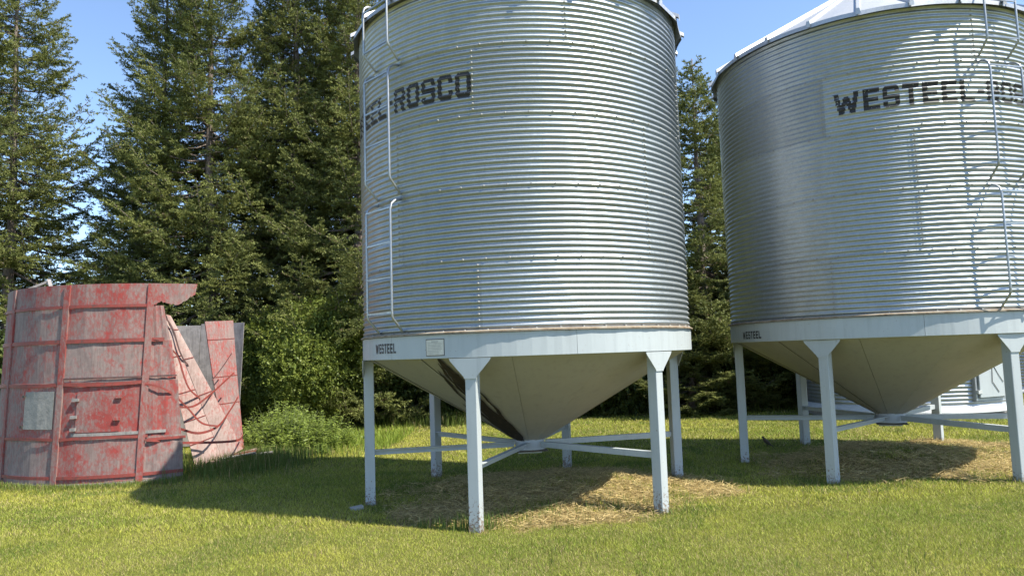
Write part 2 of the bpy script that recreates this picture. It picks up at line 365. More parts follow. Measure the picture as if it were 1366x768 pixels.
        for i in range(9):
            z_ = plate[3] - .018 - i * .0165; patch(b, plate[0] + (.5 if i else 1.8), plate[1] - (.5 + rn.random() * 1.2 if i else 1.8), z_ - .0028 * (2 if i == 0 else 1), z_, .005, .0008)
        b.build("print_lines", M['ink'], po)
    # cone of the hopper, panel by panel
    NP = 12; rc = .19
    for q in range(NP):
        b = MB(); n = 8; V = []; Fc = []
        for i in range(n + 1):
            t = R(legrot + 12 + q * 360 / NP) + R(360 / NP) * i / n; e = .005 if i == n else 0
            for s_ in range(13):
                f_ = s_ / 12; r_ = R0 - .03 + (rc - R0 + .03) * f_ + e + .006 * math.sin(q * 2.1 + f_ * 5) * math.sin(math.pi * i / n); z_ = bb + .015 + (hop + .10 - bb - .015) * f_ - e
                V.append((r_ * math.cos(t), r_ * math.sin(t), z_))
        for i in range(n):
            for s_ in range(12): k = i * 13 + s_; Fc.append((k, k + 1, k + 14, k + 13))
        b.add(V, Fc).build("hopper_panel", M['cone'], root, True)
        if hop_stain is None: continue
    b = MB(); V = []; Fc = []; n = 24
    for i in range(n):
        t = 2 * math.pi * i / n
        for r_, z_ in ((rc - .004, hop + .12), (rc + .004, hop + .12), (rc + .004, hop - .01), (rc + .03, hop - .012), (rc + .03, hop - .025), (rc - .02, hop - .025)): V.append((r_ * math.cos(t), r_ * math.sin(t), z_))
    for i in range(n):
        for j in range(6): Fc.append((i * 6 + j, (i + 1) % n * 6 + j, (i + 1) % n * 6 + (j + 1) % 6, i * 6 + (j + 1) % 6))
    b.add(V, Fc).build("outlet_collar", M['white'], root, True)
    gate = MB().box(-.23, .23, -.20, .20, hop - .045, hop - .027).build("slide_gate", M['dark'], root, rz=R(legrot + 25))
    MB().tube(smoothpath([(-.23, 0, hop - .035), (-.36, .02, hop - .04), (-.42, .02, hop + .03), (-.36, -.03, hop + .06), (-.30, -.04, hop - .02)]), .014, 6).build("crank_handle", M['dark'], gate)
    MB().box(-.06, .12, -.16, .14, hop - .075, hop - .047).build("outlet_lip", M['frame'], gate)
    if hop_stain is not None:
        for (c0, c1, w0, w1, sd_, f0, f1) in hop_stain:
            rn = random.Random(sd_); b = MB(); V = []; Fc = []; N = 40; wob = [rn.uniform(-1, 1) for _ in range(N + 8)]; wob = [(wob[i] + wob[i + 1] + wob[i + 2] + wob[i + 3]) / 2.2 for i in range(N + 4)]
            for i in range(N + 1):
                f_ = f0 + (f1 - f0) * i / N; r_ = R0 - .03 + (rc - R0 + .03) * f_; z_ = bb + .015 + (hop + .10 - bb - .015) * f_
                wd = (w0 + (w1 - w0) * f_) * (1 + .35 * wob[i] * (i < N)) * min(1, .25 + (1 - abs(2 * i / N - 1)) * 4); ct = R(c0 + (c1 - c0) * f_); 
                for s_ in (-1, -.4, .3, 1):
                    t = ct + s_ * wd / max(r_, .25) / 2 + wob[i + 2] * .008; off = .012
                    V.append(((r_ + off) * math.cos(t), (r_ + off) * math.sin(t), z_ - off * .8))
            for i in range(N):
                for s_ in range(3): k = i * 4 + s_; Fc.append((k, k + 4, k + 5, k + 1))
            b.add(V, Fc).build("grain_stain", M['stain'], root)
    # legs, gussets, struts
    for k in range(6):
        an = legrot + 60 * k; lx, ly = rl * math.cos(R(an)), rl * math.sin(R(an)); g0 = float(gz(C[0] + lx, C[1] + ly)) - .08; g0 = min(g0, g - .03)
        w = .062; b = MB()
        b.box(-w, w, -w, w, g0, bb - .004)
        lg = b.build("leg", M['frame'], root, loc=(lx, ly, 0), rz=R(an))
        bv = lg.modifiers.new("bevel", 'BEVEL'); bv.width = .008; bv.segments = 2
        # plate faces outwards: local x is radial
        b = MB(); x0 = w + .003; pts = [(-.235, bb - .004), (-.225, bb - .03), (-w - .01, bb - .20), (-w - .003, bb - .22), (w + .003, bb - .22), (w + .01, bb - .20), (.225, bb - .03), (.235, bb - .004)]
        V = [(x, y, z) for x in (x0, x0 + .008) for y, z in pts]; m_ = len(pts)
        b.add(V, [tuple(range(m_))[::-1], tuple(range(m_, 2 * m_))] + [(i, (i + 1) % m_, m_ + (i + 1) % m_, m_ + i) for i in range(m_)]).build("gusset", M['frame'], lg)
        MB().box(-w - .05, w + .05, -w - .05, w + .05, g0 - .01, g0 + .05).build("foot_plate", M['white'], lg)
        b = MB(); rz_ = rl - w; zl = hop + .045; zc = hop + .04
        b.bar((rz_, 0, zl), (rc + .02, 0, zc), .008, .07); b.bar((rz_, .035, zl + .031), (rc + .02, .035, zc + .031), .062, .008)
        b.build("strut", M['frame'], root, rz=R(an))
    # roof: 24 sectors with raised ribs and a turned-down eave
    NR = 24; er = R0 + .10; sl = math.tan(R(30)); zev = zt5 + .02
    dz = lambda r_: zev + (R0 - r_) * sl
    b = MB(); n = 6; V = []; Fc = []; span = 360 / NR
    for i in range(n + 1):
        t = R(span) * i / n; bow = .03 * math.sin(math.pi * i / n)
        for r_, z_ in ((.34, dz(.34)), (R0 * .5, dz(R0 * .5)), (er - bow, dz(er - bow)), (er + .004 - bow, dz(er - bow) - .055)): V.append((r_ * math.cos(t), r_ * math.sin(t), z_))
    for i in range(n):
        for j in range(3): k = i * 4 + j; Fc.append((k, k + 1, k + 5, k + 4))
    b.add(V, Fc); pm = b.mesh("roof_panel", M['galv_roof'])
    b = MB(); w = .028
    for (r0, r1) in ((.34, er + .035),):
        b.add([(r0, -w, dz(r0)), (r1, -w, dz(r1)), (r1, -w * .6, dz(r1) + .05), (r0, -w * .6, dz(r0) + .05), (r0, w, dz(r0)), (r1, w, dz(r1)), (r1, w * .6, dz(r1) + .05), (r0, w * .6, dz(r0) + .05), (r1, -w, dz(r1) - .03), (r1, w, dz(r1) - .03)],
              [(0, 1, 2, 3), (7, 6, 5, 4), (3, 2, 6, 7), (1, 8, 9, 5, 6, 2), (0, 3, 7, 4)])
    rm = b.mesh("rib", M['galv_roof'])
    for q in range(NR):
        p = link("roof_panel", pm, root, rz=R(roof_rot + q * span)); link("rib", rm, p)
    b = MB(); n = 24; V = [(.40 * math.cos(2 * math.pi * i / n), .40 * math.sin(2 * math.pi * i / n), z_) for z_ in (dz(.34) + .02, dz(.34) + .12) for i in range(n)] + [(0, 0, dz(.34) + .2)]
    b.add(V, [(i, (i + 1) % n, n + (i + 1) % n, n + i) for i in range(n)] + [(n + i, n + (i + 1) % n, 2 * n) for i in range(n)]).build("roof_cap", M['galv_roof'], root)
    # ladder: two rails per section, standing off the wall, rungs between them
    for (k0, k1) in ((0, 2), (2, 4), (4, 5.12)):
        z0, z1 = zt + k0 * ringh + .045, zt + k1 * ringh - .02; so = .175; rails = []
        for s_ in (0, 1):
            an = R(lad[s_]); P = lambda off, z: ((R0 + off) * math.cos(an), (R0 + off) * math.sin(an), z)
            if k0 == 4:
                pts = [P(.012, z0), P(.03, z0 + .012)] + [P(.165, z0 + .155), P(.174, z0 + .18), P(so, z0 + .25), P(so, z1 - .11), P(so - .015, z1 - .06), P(so - .05, z1 - .03), P(so - .10, z1 - .02)]
            else:
                pts = [P(.012, z0), P(.03, z0 + .012), P(.165, z0 + .155), P(.174, z0 + .18), P(so, z0 + .25), P(so, z1 - .13), P(so - .02, z1 - .06), P(so - .07, z1 - .02), P(so - .12, z1), P(.012, z1)]
            rails.append(MB().tube(pts, .0135, 8).build("ladder_rail", M['pipe'], root, True))
        n = 4 if k0 < 4 else 2
        for i in range(n):
            z = z0 + .22 + i * ringh * .5 - (0.0 if k0 < 4 else .0)
            if k0 == 4: z = z0 + .19 + i * (z1 - z0 - .32)
            MB().bar(*[((R0 + so) * math.cos(R(lad[s_])), (R0 + so) * math.sin(R(lad[s_])), z) for s_ in (0, 1)], .017, .017).build("rung", M['pipe'], rails[0])
    return root

h = hopper_bin(B1, -.093, 1.7096, .786, -107.35, 2.08, .509, [-103.3, -131 , -131, -103.4, -75.2],
    "tall corrugated hopper bin in the middle, nearest, its shell bare of any tree behind its ladder side", (-143.2, -130.7), -104.8 - (word_layout(0)[1]), (4.55, 4.83), -76.5, (-145.7, -134, 1.785, 1.897),
    [(-118, -124, .10, .20, 3, .0, 1.0), (-121, -138, .03, .07, 8, .12, 1.0), (-115.5, -112, .015, .05, 11, .35, 1.0), (-119.6, -131, .03, .06, 21, .05, .98), (-122, -150, .012, .03, 41, .5, 1.0)], (-121.4, -115.4, 1.748, 1.915), roof_rot=4)
h["label"] = "tall corrugated hopper bin in the middle with dark stain running down its cone"
hopper_bin(B2, .032, 1.7824, .763, -136.33, 2.044, .60, [-130.1, -102.4, -102.4, -129.7, -81.2],
    "tall corrugated hopper bin at the right with clean cone and pale roof showing", (-81.0, -69.2), -126.8, (4.58, 4.85), -105, (-172.5, -160.5, 1.832, 1.935), roof_rot=-162)

# ------------------------------------------------------------------ flat-bottomed bins behind
def low_bin(C, g, Rr, rings, label, door=None):
    root = empty("storage_bin", (C[0], C[1], 0)); tag(root, label, "grain bin", "low storage bins behind"); rh = .82; zt = g + .28; nc = 10; pitch = rh / nc
    n = 30; nz = nc * 5; A = np.linspace(0, R(72), n + 1); Z = np.linspace(0, rh, nz + 1); AA, ZZ = np.meshgrid(A, Z); rr = Rr + .010 * np.cos(2 * np.pi * ZZ / pitch) + np.clip((AA - R(70)) / R(.3), 0, 1) * .004
    I = np.arange((n + 1) * (nz + 1)).reshape(nz + 1, n + 1)
    sm = mesh_np("sheet", np.stack([rr * np.cos(AA), rr * np.sin(AA), ZZ], -1).reshape(-1, 3), np.stack([I[:-1, :-1], I[:-1, 1:], I[1:, 1:], I[1:, :-1]], -1).reshape(-1, 4), M['galv_old'], True)
    for k in range(rings):
        for q in range(5): link("sheet", sm, root, (0, 0, zt + k * rh), R(q * 72 + k * 36 + 10))
    def ringm(name, prof, mat, nn=64):
        V = []; Fc = []; m_ = len(prof)
        for i in range(nn):
            t = 2 * math.pi * i / nn
            for r_, z_ in prof: V.append((r_ * math.cos(t), r_ * math.sin(t), z_))
        for i in range(nn):
            for j in range(m_): Fc.append((i * m_ + j, (i + 1) % nn * m_ + j, (i + 1) % nn * m_ + (j + 1) % m_, i * m_ + (j + 1) % m_))
        MB().add(V, Fc).build(name, mat, root)
    ringm("skirt", [(Rr - .03, zt - .12), (Rr + .12, zt - .12), (Rr + .11, zt - .085), (Rr + .014, zt + .02), (Rr - .03, zt + .02)], M['white'])
    ringm("foundation", [(Rr - .4, g - .1), (Rr + .02, g - .1), (Rr + .02, zt - .125), (Rr - .4, zt - .125)], M['concrete'])
    ze = zt + rings * rh; sl = math.tan(R(30)); NR = 20; sp = 360 / NR
    b = MB(); V = []
    for t in (0, sp / 2, sp):
        for r_ in (.3, Rr + .08): V.append((r_ * math.cos(R(t)), r_ * math.sin(R(t)), ze + .02 + (Rr - r_) * sl))
    pm = b.add(V, [(0, 1, 3, 2), (2, 3, 5, 4)]).mesh("roof_panel", M['galv_roof'])
    for q in range(NR): link("roof_panel", pm, root, rz=R(q * sp))
    b = MB(); b.add([(.34 * math.cos(R(t)), .34 * math.sin(R(t)), ze + .04 + (Rr - .3) * sl) for t in range(0, 360, 20)] + [(0, 0, ze + .12 + (Rr - .3) * sl)], [(i, (i + 1) % 18, 18) for i in range(18)]).build("roof_cap", M['galv_roof'], root)
    if door:
        an, z0, z1, w = door; d = MB().box(Rr + .02, Rr + .075, -w / 2, w / 2, z0, z1).build("door", M['frame'], root, rz=R(an))
        bv = d.modifiers.new("bevel", 'BEVEL'); bv.width = .012; bv.segments = 2
        b = MB()
        for y0, y1 in ((-w / 2 - .075, -w / 2 - .02), (w / 2 + .02, w / 2 + .075)): b.box(Rr - .09, Rr + .035, y0, y1, z0 - .06, z1 + .06)
        b.box(Rr - .09, Rr + .034, -w / 2 - .02, w / 2 + .02, z0 - .06, z0 - .015); b.box(Rr - .09, Rr + .034, -w / 2 - .02, w / 2 + .02, z1 + .015, z1 + .06); b.build("door_frame", M['galv_old'], d)
        b = MB()
        for z_ in (z0 + .12, z1 - .12): b.box(Rr + .03, Rr + .085, -w / 2 - .06, -w / 2 + .05, z_ - .035, z_ + .035)
        b.build("hinge", M['white'], d)
        MB().tube([(Rr + .08, w * .05, z1 - .03), (Rr + .085, .0, z0 + .45 * (z1 - z0)), (Rr + .083, w * .25, z0 + .1)], .006, 5).build("wire_shadow", M['dark'], d)  # two thin dark tubes stand in for wire shadows across the door
        MB().tube([(Rr + .08, w * .12, z1 - .1), (Rr + .083, w * .3, z0 + .6 * (z1 - z0)), (Rr + .083, w * .45, z0 + .3)], .005, 5).build("wire_shadow", M['dark'], d)
    return root
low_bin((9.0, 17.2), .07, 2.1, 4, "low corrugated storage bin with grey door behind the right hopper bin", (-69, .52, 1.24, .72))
low_bin((14.7, 21.2), .1, 2.1, 4, "farther corrugated storage bin at the right edge behind the low one")
for i, (x, y, rz_, L_, lab) in enumerate([(10.1, 15.35, 8, 1.5, "weathered grey plank lying along the foot of the low storage bin"), (11.3, 16.2, 35, 1.6, "rusty brown board lying right of the low storage bin's skirt")]):
    o = MB().box(-L_ / 2, L_ / 2, -.09, .09, 0, .045).build("plank", M['greywood'] if i == 0 else M['flange'], loc=(x, y, float(gz(x, y)) + .03), rz=R(rz_)); tag(o, lab, "plank", "boards by the low bin")

# ------------------------------------------------------------------ collapsing red granary
GC = (-6.7, 13.8); GR = 2.4; SH = .056
gran = empty("round_granary", (GC[0], GC[1], 0)); tag(gran, "collapsing round granary of worn red plywood with steel hoops", "granary")
def gp(a_, z, off=0): r_ = GR + off; return ((r_) * math.cos(R(a_)) + SH * (z - 1.5), r_ * math.sin(R(a_)), z)
def curved(name, a0, a1, z0, z1, off, th, mat, parent=gran, n=8, m=3, edge=None, wob=0, a0t=None, a1t=None):
    """curved sheet between two angles and heights; a0t/a1t: angles at the top edge, edge: fn(i/n) added to lower edge"""
    b = MB(); V = []; Fc = []; a0t = a0 if a0t is None else a0t; a1t = a1 if a1t is None else a1t
    for i in range(n + 1):
        for j in range(m + 1):
            f_ = j / m; aa = (a0 + (a0t - a0) * f_) * (1 - i / n) + (a1 + (a1t - a1) * f_) * i / n
            zz0 = z0 + (edge(i / n) if edge else 0); z = zz0 + (z1 - zz0) * f_
            o_ = off + wob * math.sin(i * 1.9 + z * 3 + a0)
            V.append(gp(aa, z, o_)); V.append(gp(aa, z, o_ - th))
    W_ = (m + 1) * 2
    def id(i, j, s_): return i * W_ + j * 2 + s_
    for i in range(n):
        for j in range(m):
            Fc.append((id(i, j, 0), id(i + 1, j, 0), id(i + 1, j + 1, 0), id(i, j + 1, 0))); Fc.append((id(i, j, 1), id(i, j + 1, 1), id(i + 1, j + 1, 1), id(i + 1, j, 1)))
        Fc.append((id(i, 0, 1), id(i + 1, 0, 1), id(i + 1, 0, 0), id(i, 0, 0))); Fc.append((id(i, m, 0), id(i + 1, m, 0), id(i + 1, m, 1), id(i, m, 1)))
    for j in range(m):
        Fc.append((id(0, j, 0), id(0, j + 1, 0), id(0, j + 1, 1), id(0, j, 1))); Fc.append((id(n, j, 1), id(n, j + 1, 1), id(n, j + 1, 0), id(n, j, 0)))
    return b.add(V, Fc).build(name, mat, parent)
rows = [(-.03, .625), (.63, 1.50), (1.505, 2.13), (2.135, 2.68), (2.685, 3.03)]
bays = [(-218, -188), (-188, -158), (-158, -128), (-128, -98), (-98, -68)]
rn = random.Random(3)
for bi, (a0, a1) in enumerate(bays):
    for ri, (z0, z1) in enumerate(rows):
        mt = M['ply'] if (bi + ri) % 3 else M['ply2']
        if bi == 4 and ri == 1: mt = M['ply3']
        curved("wall_panel", a0 + .1, a1 - .1, z0, z1, rn.uniform(-.006, .004), .014, mt, wob=.004)
ends = [(-53, -54), (-54.5, -57), (-57.5, -60), (-60.5, -63.5)]
for ri, (z0, z1) in enumerate(rows[:4]):
    curved("wall_panel", -67.9, ends[ri][0], z0, z1, .0 - .004 * ri, .014, M['ply'] if ri else M['ply2'], wob=.006, a1t=ends[ri][1])
rg = random.Random(8); rag = [rg.uniform(0, .07) for _ in range(30)]
curved("wall_panel", -67.9, -52.6, 2.70, 3.03, .002, .014, M['ply'], n=26, edge=lambda t: (rag[int(t * 26)] * .5 + .02 * math.sin(t * 9) + (.13 * max(0, t - .72) / .28) ) if t > .12 else -.01, a1t=-52)
# battens
for a_ in (-188, -158, -128, -98, -68):
    for ri, (z0, z1) in enumerate(((-.05, 1.48), (1.485, 3.02))):
        curved("batten", a_ - 1.15, a_ + 1.15, z0, z1, .026, .03, M['batten'], n=2, m=5)
# hoops
def hoop(a0, a1, z, w, mat, off=.014, sag=0, name="hoop"):
    n = int(abs(a1 - a0) / 2.5); pts = []
    for i in range(n + 1):
        t = a0 + (a1 - a0) * i / n; pts.append(gp(t, z + sag * math.sin(math.pi * ((t + 128) % 30) / 30), off))
    return MB().ribbon(pts, w, .008).build(name, mat, gran)
hoop(-218, -69, 2.68, .045, M['hoop']); hoop(-218, -62.5, 2.14, .06, M['hoop'], .016); hoop(-218, -68, 1.485, .055, M['hoop'], .015, -.02); hoop(-218, -66, .64, .045, M['hoop'], .016, .015)
hoop(-218, -53, .06, .05, M['hoop'], .014); hoop(-98, -57.5, 1.565, .025, M['hoop_dark'], .02); hoop(-66, -53, .585, .04, M['hoop'], .015)
# sill under the wall
curved("sill", -218, -56, -.16, -.035, .02, .05, M['greywood'], n=50, m=1)
# tin patch, hatch, blocks
pt = curved("tin_patch", -114.3, -100.3, .80, 1.38, .012, .006, M['tin'], n=6, m=4, wob=.003)
ht = curved("hatch", -91.2, -75.8, .74, 1.36, .010, .014, M['ply3'], n=6, m=4)
for (a_, z, w_) in ((-91.5, 1.24, 1.2), (-91.8, .98, 1.1), (-91.7, .79, 1.0), (-76.4, 1.27, 1.1), (-76.6, .93, 1.1)):
    curved("hinge", a_ - w_, a_ + w_, z - .022, z + .022, .045, .035, M['greywood'] if a_ < -85 else M['batten'], parent=ht, n=2, m=1)
curved("hatch_sill", -92.5, -60, .68, .725, .016, .02, M['greywood'], n=14, m=1)
for (a_, z) in ((-114.8, 1.31), (-115, .84)): curved("clip", a_ - .5, a_ + .7, z - .018, z + .018, .035, .025, M['dark'], parent=pt, n=1, m=1)
# back wall that still stands, grey inside
for k in range(5):
    a0 = 72 + k * 24; curved("back_panel", a0 + .1, a0 + 23.9, -.05, 2.60 - .03 * (k % 2), 0, .014, M['greywood'])
# bent hoops hanging loose
def strap(P, w, mat): MB().ribbon([Vector(p) - Vector((GC[0], GC[1], 0)) for p in smoothpath(P, 6)], w, .006).build("loose_strap", mat, gran)
strap([(-5.82, 12.26, 2.52), (-5.74, 12.36, 2.32), (-5.63, 12.5, 1.83), (-5.5, 13.0, 1.46)], .025, M['hoop_dark'])
strap([(-5.76, 11.57, 2.15), (-5.60, 11.64, 2.13), (-5.55, 11.95, 1.96), (-5.57, 12.2, 1.83), (-5.50, 12.4, 1.36), (-5.46, 12.8, 1.13)], .03, M['hoop'])
strap([(-5.67, 12.3, 1.04), (-5.46, 12.5, 1.02), (-5.30, 12.8, 1.19), (-5.30, 13.9, 1.54)], .035, M['hoop'])
strap([(-5.80, 11.55, 1.45), (-5.60, 11.62, 1.39), (-5.46, 11.78, 1.26), (-5.41, 12.2, 1.01), (-5.31, 12.5, .74), (-5.12, 12.7, .66)], .03, M['hoop'])
strap([(-5.62, 12.4, .66), (-5.36, 12.5, .57), (-5.14, 12.75, .65), (-5.10, 13.2, .89), (-5.15, 13.7, 1.09)], .04, M['hoop'])
strap([(-5.80, 11.56, .58), (-5.62, 11.68, .55), (-5.40, 12.1, .46), (-4.90, 12.9, .38), (-5.02, 13.6, .42)], .04, M['hoop'])
strap([(-5.55, 13.5, 1.42), (-5.46, 13.75, 1.65), (-5.34, 13.9, 1.91)], .018, M['hoop_dark'])
# loose panels
def board(name, c, th, mat, label, cat, bow=0., n=10, lines=()):
    c = [Vector(p) for p in c]; nrm = (c[1] - c[0]).cross(c[3] - c[0]).normalized(); b = MB(); V = []; Fc = []
    for i in range(n + 1):
        for j in range(5):
            u, v = j / 4, i / n; p = (c[0] * (1 - u) + c[1] * u) * (1 - v) + (c[3] * (1 - u) + c[2] * u) * v + nrm * bow * (math.sin(math.pi * v) + .6 * math.sin(math.pi * u))
            V += [p, p + nrm * th]
    for i in range(n):
        for j in range(4):
            k = (i * 5 + j) * 2; Fc += [(k, k + 2, k + 12, k + 10), (k + 11, k + 13, k + 3, k + 1)]
        k = i * 10; Fc += [(k, k + 10, k + 11, k + 1), (k + 8, k + 9, k + 19, k + 18)]
    for j in range(4): k = j * 2; Fc += [(k, k + 1, k + 3, k + 2)]; k += n * 10; Fc += [(k, k + 2, k + 3, k + 1)]
    base = (c[2] + c[3]) / 2; base.z = min(p.z for p in c); b.add([v - base for v in V], Fc); o = b.build(name, mat, loc=base); tag(o, label, cat)
    for v in lines:
        q0 = (c[0] * (1 - v) + c[3] * v); q1 = (c[1] * (1 - v) + c[2] * v); s_ = -1 if nrm.y > 0 else 1
        pts = [q0 * (1 - t) + q1 * t + nrm * (bow * (math.sin(math.pi * v) + .6 * math.sin(math.pi * t)) + (th if nrm.y < 0 else 0) + .004 * s_ ) - base for t in (0, .25, .5, .75, 1)]
        MB().ribbon(pts, .014, .005).build("hoop_mark", M['hoop'], o)
    return o
board("loose_board", [(-5.96, 12.2, 2.57), (-5.85, 12.3, 2.57), (-5.19, 13.1, .03), (-5.50, 12.75, -.10)], .016, M['pink'], "wide bleached pinkish board leaning against the granary's torn edge", "board", -.02, lines=(.09, .27, .5, .68, .83))
board("loose_board", [(-5.85, 12.34, 2.58), (-5.80, 12.40, 2.56), (-4.92, 13.34, .19), (-5.20, 13.12, .04)], .016, M['pink'], "narrow bleached board with red streak, right of the wide leaning board", "board", -.01, lines=(.1, .3, .55))
board("loose_board", [(-5.87, 13.95, 2.53), (-5.58, 14.6, 2.57), (-5.26, 14.35, .0), (-5.42, 13.85, .0)], .016, M['ply'], "upright red plywood panel standing alone at the granary's right end", "panel", .02, lines=(.14, .42, .62))
for i, (x, y, z, rz_, ry, L_, w_, mat, lab) in enumerate([
    (-5.02, 13.15, .08, 22, -6, .75, .10, M['greywood'], "grey splintered plank at the foot of the narrow leaning board"),
    (-4.93, 13.3, .10, 24, -8, .5, .05, M['hoop'], "red painted strip lying on the broken planks below the boards"),
    (-4.72, 13.5, .07, 5, -4, .55, .09, M['greywood'], "short grey plank end poking out toward the weeds"),
    (-5.1, 12.95, .03, 12, 2, .7, .12, M['pink'], "pale flat board in the grass under the leaning boards"),
    (-5.0, 13.5, .10, 40, -8, .55, .07, M['batten'], "red batten tilted on the scrap pile beside the upright panel")]):
    o = MB().box(-L_ / 2, L_ / 2, -w_ / 2, w_ / 2, -.012, .012).build("broken_plank", mat, loc=(x, y, z)); o.rotation_euler = (R(8), R(ry), R(rz_)); tag(o, lab, "plank", "broken planks by the granary")
# roof remains behind the wall top
for i, (a_, b_, w_, lab) in enumerate([((-9.1, 13.5, 3.15), (-8.62, 13.6, 3.36), .07, "grey roof rafter sticking up behind the granary's left top edge"), ((-8.66, 13.62, 3.38), (-8.25, 13.1, 3.06), .06, "short grey rafter sloping down to the granary's top edge"), ((-9.05, 13.72, 3.14), (-8.4, 13.9, 3.28), .10, "weathered roof board lying across the granary's left top")]):
    o = MB().bar(a_, b_, w_, .04).build("rafter", M['greywood']); tag(o, lab, "rafter", "roof remains of the granary")
MB().bar((-8.9 + 6.7, 13.5 - 13.8, 2.9), (-8.75 + 6.7, 13.6 - 13.8, 3.25), .05, .05).build("roof_prop", M['greywood'], gran)

# ------------------------------------------------------------------ spruces
def tris(P, D, L, W, rs, up=0.):
    """one thin triangle per row: base at P, pointing along D"""
    side = np.cross(D, rs.normal(size=P.shape) + [0, 0, up]); side /= np.linalg.norm(side, axis=1, keepdims=True) + 1e-9
    V = np.empty((len(P), 3, 3), np.float32); V[:, 0] = P - side * W[:, None] / 2; V[:, 1] = P + side * W[:, None] / 2; V[:, 2] = P + D * L[:, None]
    return V.reshape(-1, 3)
def spruce(seed, H, Rb, z0, dens=1.):
    rs = np.random.RandomState(seed); wood = MB(); trunk = [(0, 0, -.3)]
    for i in range(1, 9): trunk.append((rs.normal() * .04, rs.normal() * .04, H * i / 8.0))
    wood.tube(smoothpath(trunk, 2), [max(.015, .20 * (1 - i / 16)) for i in range(17)], 8)
    TS, TD, TL, TT = [], [], [], []                # twigs: start, direction, length, tint
    z = z0
    while z < H - .12:
        t = (z - z0) / (H - z0); nb = rs.randint(4, 7) if t < .85 else 4; az0 = rs.rand() * 6.28; whorl = rs.uniform(.8, 1.12)
        prof = (1 - t) ** .72 * min(1, .74 + t * 2.2)
        for k in range(nb):
            az = az0 + k * 6.283 / nb + rs.normal() * .28; L = max(.2, Rb * prof * whorl * rs.uniform(.6, 1.15)); zz = z + rs.uniform(-.14, .14)
            sl = -.20 + .8 * t ** 1.4 + rs.normal() * .10; d = np.array([math.cos(az), math.sin(az), 0]); sd_ = np.array([-d[1], d[0], 0]); bend = rs.normal() * .15; tipup = .20 if t < .85 else .1
            def bp(s):
                s = np.asarray(s, float); return np.outer(s * L, d) + np.outer(bend * s * s * L, sd_) + np.outer(zz + sl * s * L - .12 * L * np.sin(np.pi * np.clip(s, 0, 1)) + tipup * L * np.clip(s, 0, 1) ** 3, [0, 0, 1])
            wood.tube(bp([0, .25, .5, .75, 1]), [max(.005, (.008 + .010 * L) * (1 - s * .85)) for s in (0, .25, .5, .75, 1)], 4)
            s0 = rs.uniform(.15, .45) if t > .3 else rs.uniform(.25, .5)
            ss = np.arange(s0, 1.0, .125 / L / dens); ss = np.clip(ss + rs.uniform(-.03, .03, len(ss)) / L, .05, 1)
            if len(ss) == 0: ss = np.array([.5])
            base = bp(ss); fwd = bp(ss + .03) - base; fwd /= np.linalg.norm(fwd, axis=1, keepdims=True) + 1e-9; bt = rs.rand()
            TS.append(base); TD.append(fwd); TL.append(np.full(len(ss), .14)); TT.append(np.clip(bt * .6 + rs.rand(len(ss)) * .4, 0, 1))
            for sgn in (-1, 1):
                ang = rs.uniform(.55, 1.1, len(ss)); dr_ = fwd * np.cos(ang)[:, None] + sgn * np.outer(np.sin(ang), sd_); dr_[:, 2] += rs.normal(-.10, .16, len(ss)); dr_ /= np.linalg.norm(dr_, axis=1, keepdims=True)
                ln = np.clip((1.12 - ss) * L * .50 + .12, .18, .75) * rs.uniform(.6, 1.2, len(ss)); ok = rs.rand(len(ss)) < .92; b0, d0, l0 = base[ok], dr_[ok], ln[ok]; tt = np.clip(bt * .55 + rs.rand(len(l0)) * .45, 0, 1)
                TS.append(b0); TD.append(d0); TL.append(l0); TT.append(tt)
                # sprigs to both sides of each twig
                ns = np.maximum(2, (l0 / .065).astype(int)); rp = np.repeat(np.arange(len(l0)), ns); u = .1 + .9 * rs.rand(len(rp)) ** .8; st = b0[rp] + d0[rp] * (u * l0[rp])[:, None]; st[:, 2] -= .12 * (u * l0[rp]) ** 2
                sv = np.cross(d0[rp], [0, 0, 1.]); sv /= np.linalg.norm(sv, axis=1, keepdims=True) + 1e-9; s2 = np.where(rs.rand(len(rp)) < .5, -1, 1)
                dd = d0[rp] * .75 + sv * (s2 * rs.uniform(.5, .95, len(rp)))[:, None]; dd[:, 2] += rs.normal(-.02, .24, len(rp)); dd /= np.linalg.norm(dd, axis=1, keepdims=True)
                TS.append(st); TD.append(dd); TL.append(np.clip((1.1 - u) * l0[rp] * .45 + .05, .07, .20)); TT.append(np.clip(tt[rp] * .7 + rs.rand(len(rp)) * .35, 0, 1))
        z += rs.uniform(.19, .33) * (1 if t < .8 else .75)
    S, D, L, T = np.concatenate(TS), np.concatenate(TD), np.concatenate(TL), np.concatenate(TT)
    cnt = np.maximum(6, (L / .021 * dens).astype(int)); rep = np.repeat(np.arange(len(S)), cnt); u = rs.rand(len(rep))
    P = S[rep] + D[rep] * (u * L[rep])[:, None] + rs.normal(size=(len(rep), 3)) * .008; P[:, 2] -= .12 * (u * L[rep]) ** 2
    nd = D[rep] * .7 + rs.normal(size=(len(rep), 3)) * .6; nd[:, 2] += .15; nd /= np.linalg.norm(nd, axis=1, keepdims=True)
    V = tris(P, nd, rs.uniform(.04, .08, len(rep)), rs.uniform(.020, .038, len(rep)), rs, 1.2)
    tv = np.clip(T[rep] * .8 + rs.rand(len(rep)) * .25 + (u > .75) * .08, 0, 1)[:, None]
    c = np.array([.070, .095, .034]) * (1 - tv) + np.array([.235, .255, .072]) * tv
    brown = (rs.rand(len(S)) < .03)[rep]; c[brown] = np.array([.13, .10, .06]) * rs.uniform(.7, 1.2, (brown.sum(), 1))
    return (wood.mesh("trunk", M['bark'], True), mesh_np("crown", V, np.arange(len(V)).reshape(-1, 3), M['needle'], False, np.repeat(c, 3, 0)))
